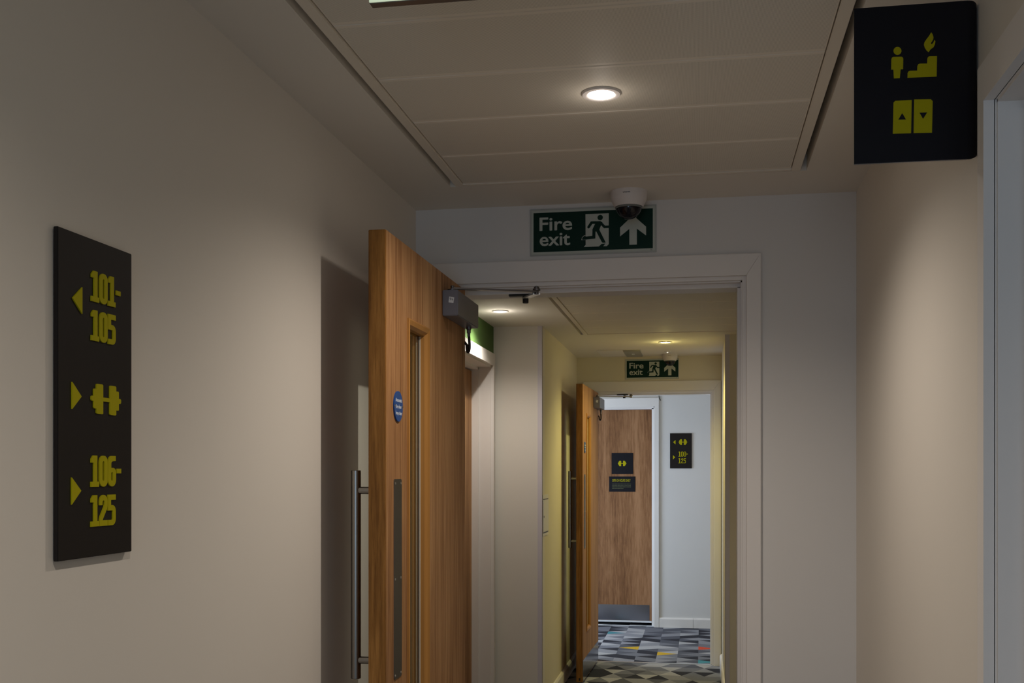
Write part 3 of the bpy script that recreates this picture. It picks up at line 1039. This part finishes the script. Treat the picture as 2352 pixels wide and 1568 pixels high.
# ================================================================== FIRE EXIT SIGNS
def exit_sign(x0, y, z0, label, name='fire_exit_sign', wd=0.4133, ht=0.154):
    """Board with pale border, green field, words, running figure and arrow; millimetre layout from the field's lower left corner"""
    r = empty(name, (x0, y, z0))
    tag(r, label, 'sign', 'green fire exit signs')
    GW, GH, e = 390.0, 129.0, 0.0115
    fn = lambda a, b, c: (e + a * 0.001, -0.0045 - c, 0.0125 + b * 0.001)
    build('board', MB().box(0, wd, -0.0035, -0.0001, 0, ht, 0.0008), M['exit_edge'], r)
    build('pale_border', MB().box(0.005, wd - 0.005, -0.0041, -0.0035, 0.005, ht - 0.005), M['exit_white'], r)
    build('green_field', MB().box(e, e + GW / 1000, -0.0045, -0.0041, 0.0125, 0.0125 + GH / 1000), M['exit_green'], r)
    for t, bx, by in (('Fire', 20, GH * (1 - 0.453)), ('exit', 20.5, GH * (1 - 0.838))):
        v0, f0 = text_mesh(t, 61.5, 0.0003)
        v, n0 = ([], []), len(v0)
        for i, (dx, dy) in enumerate(((-1.1, 0), (1.1, 0), (0, 0.9), (0, -0.9), (0.7, 0.6), (-0.7, 0.6), (0.7, -0.6), (-0.7, -0.6))):
            v[0].extend([(a + dx, b + dy, q + i * 0.00004) for a, b, q in v0])
            v[1].extend([tuple(k + i * n0 for k in f) for f in f0])
        x1 = max(p[0] for p in v[0])
        x2 = min(p[0] for p in v[0])
        k = (108.0 if t == 'Fire' else 101.0) / (x1 - x2)
        flat_part('lettering', v, lambda a, b, c, x2=x2, k=k, bx=bx, by=by: fn(bx + (a - x2) * k, by + b, c), M['exit_white'], r)
    # pictogram
    ux = lambda x: (114 + x / 15.69) * 1.4234
    uy = lambda q: GH - (10.3 + (q - 205) * 0.0888)
    pg = lambda pts: [(ux(a), uy(b)) for a, b in pts]
    door = loops_mesh([pg([(105, 205), (940, 205), (940, 1338), (870, 1408), (45, 1408), (112, 1330)])], 0.0003)
    flat_part('pictogram_door', door, fn, M['exit_white'], r)
    man = MB()
    fg = lambda a, b, c: (e + a * 0.001, -0.0048 - c, 0.0125 + b * 0.001)
    shapes = [circle(635, 350, 98), [(300, 478), (640, 482), (720, 530), (660, 650), (605, 790), (600, 860), (420, 860), (350, 800), (372, 740), (450, 575), (330, 575)],
              stroke([(215, 690), (325, 525), (480, 525)], 96), circle(215, 688, 46, 14), stroke([(635, 530), (790, 702), (948, 702)], 92),
              stroke([(415, 760), (405, 1062), (20, 1092)], 112), [(485, 840), (600, 790), (835, 1278), (730, 1282), (690, 1248)],
              [(690, 1318), (822, 1310), (745, 1410), (585, 1410)], [(45, 1040), (90, 1033), (120, 1140), (-18, 1140), (-5, 1080)]]
    for i, s in enumerate(shapes):
        v, f = loops_mesh([pg(s)], 0.0003)
        man.add([fg(a, b, c + i * 0.00004) for a, b, c in v], f)
    build('running_figure', man, M['exit_green'], r)
    tip = loops_mesh([stroke(pg([(105, 985), (40, 1005), (-14, 1060), (-36, 1142), (105, 1142)]), 1.3)], 0.0003)
    flat_part('figure_outline', tip, fn, M['exit_white'], r)
    ax = lambda x: (x - 180) / 1895 * GW
    ay = lambda f: GH * (1 - f)
    ar = loops_mesh([[(ax(1766), ay(0.155)), (ax(1970), ay(0.455)), (ax(1970), ay(0.675)), (ax(1826), ay(0.495)), (ax(1826), ay(0.895)), (ax(1708), ay(0.895)),
                      (ax(1708), ay(0.495)), (ax(1562), ay(0.675)), (ax(1562), ay(0.455))]], 0.0003)
    flat_part('arrow', ar, fn, M['exit_white'], r)
    v = text_mesh('CE', 6.5, 0.0003)
    flat_part('lettering', v, lambda a, b, c: (wd - 0.021 + a * 0.001, -0.0042 - c, 0.0060 + b * 0.001), M['black'], r)
    return r


exit_sign(-0.5566, Y1, 2.156, 'large green fire exit sign above the first doorway')
exit_sign(-0.5753, Y2, 2.1516, 'small distant green fire exit sign above the second doorway', wd=0.4075)

# hanging exit sign cut off by the top of the picture: a green field inside a pale backlit border
hs = empty('hanging_sign', (-0.504, 1.6, 2.1685))
tag(hs, 'pale lower edge of a hanging backlit sign at the top of the picture', 'sign')
build('casing', MB().box(0, 0.40, 0.001, 0.018, -0.0012, 0.150, 0.0006), M['dark_metal'], hs)
build('backlit_panel', MB().box(0.0005, 0.3995, -0.002, 0.001, 0.0, 0.149), M['backlit'], hs)
build('green_field', MB().box(0.0115, 0.3885, -0.0024, -0.002, 0.0115, 0.138), M['exit_green'], hs)
for x in (0.08, 0.32):
    build('hanger', MB().lathe([(0.004, 0.150), (0.004, CEIL - 2.1685)], (x, 0.009, 0), 12), M['steel'], hs)


# ================================================================== WAYFINDING SIGNS
def put_digits(root, text, u0, v0, scale, fn, depth, material, name='numeral', t=9.3, gap=0.0):
    u = u0
    for ch in text:
        loops, adv = digit(ch, t)
        if loops:
            v, f = loops_mesh([[(a * scale, b * scale) for a, b in lp] for lp in loops], depth)
            nm = 'dash' if ch == '-' else name
            flat_part(nm, (v, f), lambda a, b, c, u=u: fn(u + a, v0 + b, c), material, root)
        u += (adv + gap) * scale


def arrow_head(root, u0, u1, v0, v1, right, fn, depth, material):
    lp = [(u0, v0), (u1, (v0 + v1) / 2), (u0, v1)] if right else [(u1, v0), (u1, v1), (u0, (v0 + v1) / 2)]
    flat_part('arrow', loops_mesh([lp], depth), fn, material, root)


# long room-number sign on the left wall
LS = (XL, 1.4541, 1.3140)
ls = empty('direction_sign', LS)
tag(ls, 'tall dark wall sign with yellow room numbers 101-105, dumbbell and 106-125', 'sign')
build('panel', MB().box(0.003, 0.0105, 0, 0.2095, 0, 0.495, 0.0008), M['sign_black'], ls)
build('wall_spacer', MB().box(0.0, 0.003, 0.02, 0.19, 0.02, 0.475), M['black'], ls)
fl = lambda a, b, c: (0.0105 + c, a * 0.001, b * 0.001)   # millimetres from the lower left corner
yy = lambda Y: (Y - LS[1]) * 1000
zz = lambda Z: (Z - LS[2]) * 1000
D = 0.0022
fd = lambda a, b, c: fl(a, b, c)
put_digits(ls, '101-', yy(1.5395), zz(1.7120), 1.0, fd, D, M['sign_yellow'])
put_digits(ls, '105', yy(1.5395), zz(1.6510), 1.0, fd, D, M['sign_yellow'])
put_digits(ls, '106-', yy(1.5385), zz(1.4230), 1.02, fd, D, M['sign_yellow'])
put_digits(ls, '125', yy(1.5385), zz(1.3610), 1.02, fd, D, M['sign_yellow'])
arrow_head(ls, yy(1.4893), yy(1.5150), zz(1.6880), zz(1.7290), False, fd, D, M['sign_yellow'])
arrow_head(ls, yy(1.4880), yy(1.5130), zz(1.5410), zz(1.5820), True, fd, D, M['sign_yellow'])
arrow_head(ls, yy(1.4870), yy(1.5120), zz(1.3970), zz(1.4380), True, fd, D, M['sign_yellow'])
flat_part('dumbbell_symbol', loops_mesh(dumbbell(87, 47), D), lambda a, b, c: fl(yy(1.5833) + a, zz(1.5610) + b, c), M['sign_yellow'], ls)

# projecting sign on the right wall: folded plate with evacuation and lift symbols
RS = (0.2674, 1.997, 1.9932)
rs = empty('projecting_sign', RS)
tag(rs, 'black projecting sign with yellow person, stairs, flame and lift symbols', 'sign')
H = 0.2765
front, back = [], []
pts = [(0.0, 0.0, 0, -1), (0.19, 0.0, 0, -1)]
R = 0.0195
for k in range(1, 9):
    a = math.radians(90 * k / 8)
    pts.append((0.19 + R * math.sin(a), R - R * math.cos(a), math.sin(a), -math.cos(a)))
pts.append((0.19 + R, R + 0.008, 1, 0))
th = 0.004
mb = MB()
loops = []
for (x, y, nx, ny) in pts:
    cut = 0.010 * min(1.0, max(0.0, (x - 0.193) / 0.0165)) ** 2.5
    loops.append([(x, y, cut), (x, y, H - cut * 0.3), (x - nx * th, y - ny * th, H - cut * 0.3), (x - nx * th, y - ny * th, cut)])
mb.loft(loops, True, True, True)
build('plate', mb, M['sign_black2'], rs, smooth=30)
build('lower_edge', MB().box(0.0, 0.19, -0.0002, th, -0.0008, 0.0), M['dark_metal'], rs)
SL = 0.064


def sg(ox, oy, k):
    """icon outlines measured on the sign's face, in metres on the plate"""
    def f(x, q):
        px, py = ox + x / k, oy + q / k
        return (0.3296 + (px - 2046) * 0.0007314 - RS[0], 2.1979 - (py - 107 + SL * (px - 2046)) * 0.000765 - RS[2])
    return f


f1 = sg(2020, 60, 11.2)
f2 = sg(1900, 0, 3.135)
face = lambda a, b, c: (a, -0.0002 - c, b)
ic = lambda f, pts: [f(a, b) for a, b in pts]
flat_part('person_symbol', loops_mesh([ic(f1, circle(463, 640, 103)), ic(f1, [(300, 1125), (305, 860), (318, 818), (350, 795), (570, 790), (602, 812), (612, 850), (607, 1115), (545, 1118), (522, 1345), (370, 1352), (358, 1125)])], 0.0005), face, M['sign_yellow'], rs)
flat_part('stairs_symbol', loops_mesh([ic(f1, [(720, 1335), (724, 1210), (745, 1170), (790, 1152), (970, 1148), (975, 1030), (1000, 985), (1040, 968), (1225, 965), (1232, 840), (1250, 795), (1290, 780), (1478, 775), (1468, 1300)])], 0.0005), face, M['sign_yellow'], rs)
flat_part('flame_symbol', loops_mesh([ic(f1, [(1330, 162), (1365, 215), (1388, 290), (1380, 345), (1355, 390), (1330, 425), (1325, 455), (1345, 468), (1375, 440), (1400, 390), (1422, 355), (1436, 400), (1425, 470), (1390, 545), (1310, 605), (1285, 640), (1268, 678), (1215, 635), (1165, 560), (1143, 480), (1160, 410), (1210, 340), (1270, 260)])], 0.0005), face, M['sign_yellow'], rs)
flat_part('lift_symbol', loops_mesh([ic(f2, [(472, 967), (477, 742), (490, 728), (608, 722), (604, 962)]), ic(f2, [(540, 817), (568, 863), (511, 865)])], 0.0005), face, M['sign_yellow'], rs)
flat_part('lift_symbol', loops_mesh([ic(f2, [(626, 718), (745, 715), (759, 728), (754, 956), (622, 961)]), ic(f2, [(664, 813), (720, 810), (690, 858)])], 0.0005), face, M['sign_yellow'], rs)

# sign on the lobby wall
WS = (-0.2911, Y3, 1.4778)
ws = empty('direction_sign', WS)
tag(ws, 'small dark wall sign with dumbbell and 108-125 right of the closed lobby door', 'sign')
build('panel', MB().box(0, 0.2016, -0.009, -0.001, 0, 0.3275, 0.0008), M['sign_black'], ws)
KX, KZ = 0.2016 / 715, 0.3275 / 1135
wf = lambda a, b, c: (a * 0.001, -0.009 - c, b * 0.001)
mx = lambda x: (x - 270) * KX * 1000
mz = lambda q: (1350 - q) * KZ * 1000
arrow_head(ws, mx(370), mx(452), mz(572), mz(432), False, wf, 0.002, M['sign_yellow'])
arrow_head(ws, mx(366), mx(444), mz(1060), mz(922), True, wf, 0.002, M['sign_yellow'])
flat_part('dumbbell_symbol', loops_mesh(dumbbell(mx(838) - mx(550), 52), 0.002), lambda a, b, c: wf(mx(694) + a, mz(500) + b, c), M['sign_yellow'], ws)
put_digits(ws, '108-', mx(545), mz(970), 0.98, wf, 0.002, M['sign_yellow'], t=6.6, gap=0.6)
put_digits(ws, '125', mx(545), mz(1186), 0.98, wf, 0.002, M['sign_yellow'], t=6.6, gap=0.6)

# two plaques on the lobby door
g1 = empty('door_plaque', (-0.8463, YD, 1.4251))
tag(g1, 'square dark plaque with a yellow dumbbell on the closed lobby door', 'sign')
build('panel', MB().box(0, 0.2032, -0.005, 0, 0, 0.1998, 0.0006), M['sign_black2'], g1)
flat_part('dumbbell_symbol', loops_mesh(dumbbell(0.082, 0.051), 0.001), lambda a, b, c: (0.0997 + a, -0.005 - c, 0.1 + b), M['sign_yellow'], g1)
g2 = empty('door_plaque', (-0.8712, YD, 1.2551))
tag(g2, 'dark plaque reading OPEN 24 HOURS DAILY under the dumbbell plaque', 'sign')
PW, PH = 0.2488, 0.1451
build('panel', MB().box(0, PW, -0.005, 0, 0, PH, 0.0006), M['sign_black2'], g2)
v = text_mesh('OPEN 24 HOURS DAILY', 1.0, 0.0005)
x1 = max(p[0] for p in v[0])
hh = max(p[1] for p in v[0])
sxx = PW * (972 - 385) / 838 / x1
szz = 0.0245 / hh
flat_part('lettering', v, lambda a, b, c: (PW * 100 / 838 + a * sxx, -0.005 - c, PH * (1 - 163 / 480) + b * szz), M['sign_yellow'], g2)
rnd = random.Random(5)
body = MB()
for i, (q, wl) in enumerate(((1158, 1010), (1203, 985), (1250, 985), (1298, 770))):
    x = PW * 100 / 838
    end = PW * (wl - 285) / 838
    z = PH * (1 - (q - 915) / 490)
    while x < end - 0.004:
        n = min(rnd.uniform(0.008, 0.030), end - x)
        body.box(x, x + n, -0.0054, -0.005, z - 0.0022, z + 0.0022)
        x += n + 0.003
o = build('small_print', body, M['sign_dim'], g2)
o['kind'] = 'stuff'

# ------------------------------------------------------------------ small fittings
# access panel on the left wall past the recess corner
ap = empty('access_panel', (XL, 6.447, 1.055))
tag(ap, 'flush white access panel with slots on the wall past the recess', 'access panel')
build('frame', MB().box(0, 0.004, 0, 0.235, 0, 0.252, 0.001), M['trim'], ap)
build('flap', MB().box(0.004, 0.007, 0.008, 0.225, 0.028, 0.218, 0.001), M['trim'], ap)
build('slot', MB().box(0.004, 0.0055, 0.012, 0.222, 0.0185, 0.0235), M['black'], ap)
build('slot', MB().box(0.004, 0.0055, 0.012, 0.222, 0.2215, 0.2265), M['black'], ap)
build('lock', MB().lathe([(0.008, 0), (0.007, 0.0015)], (0.007, 0.028, 0.118), 14, 'X'), M['black'], ap)

# ceiling hatch and detector near the second doorway
ht = empty('ceiling_hatch', (-0.58, 7.98, CEIL))
tag(ht, 'flat ceiling hatch above the second doorway', 'ceiling hatch')
build('frame', MB().box(-0.165, 0.150, -0.2, 0.2, -0.004, 0, 0.001), M['trim'], ht)
build('flap', MB().box(-0.158, 0.020, -0.19, 0.19, -0.007, -0.004, 0.001), M['trim'], ht)
build('cover', MB().box(0.024, 0.146, -0.19, 0.19, -0.014, -0.004, 0.003), M['hatch_grey'], ht, label='grey plastic cover')
build('indicator', MB().box(0.075, 0.096, -0.03, 0.03, -0.0148, -0.014), M['white_print'], ht)
dt = empty('ceiling_detector', (-0.2450, 7.97, CEIL))
tag(dt, 'tiny round ceiling detector between downlight and distant dome camera', 'detector')
build('body', MB().lathe([(0.026, 0), (0.026, -0.003), (0.012, -0.006)], (0, 0, 0), 24), M['white_plastic'], dt, smooth=35)
build('indicator', MB().lathe([(0.006, -0.006), (0.005, -0.009), (0.002, -0.010)], (0, 0, 0), 12), M['led'], dt)
# loose wire end high on the lobby wall
wr = build('cable', MB().tube([(-0.3935, Y3 - 0.004, 2.20), (-0.3935, Y3 - 0.006, 2.155), (-0.390, Y3 - 0.008, 2.135), (-0.378, Y3 - 0.006, 2.115)], 0.0028, 8), M['black'], None, smooth=60)
tag(wr, 'short black wire hanging on the lobby wall above the door frame corner', 'cable')
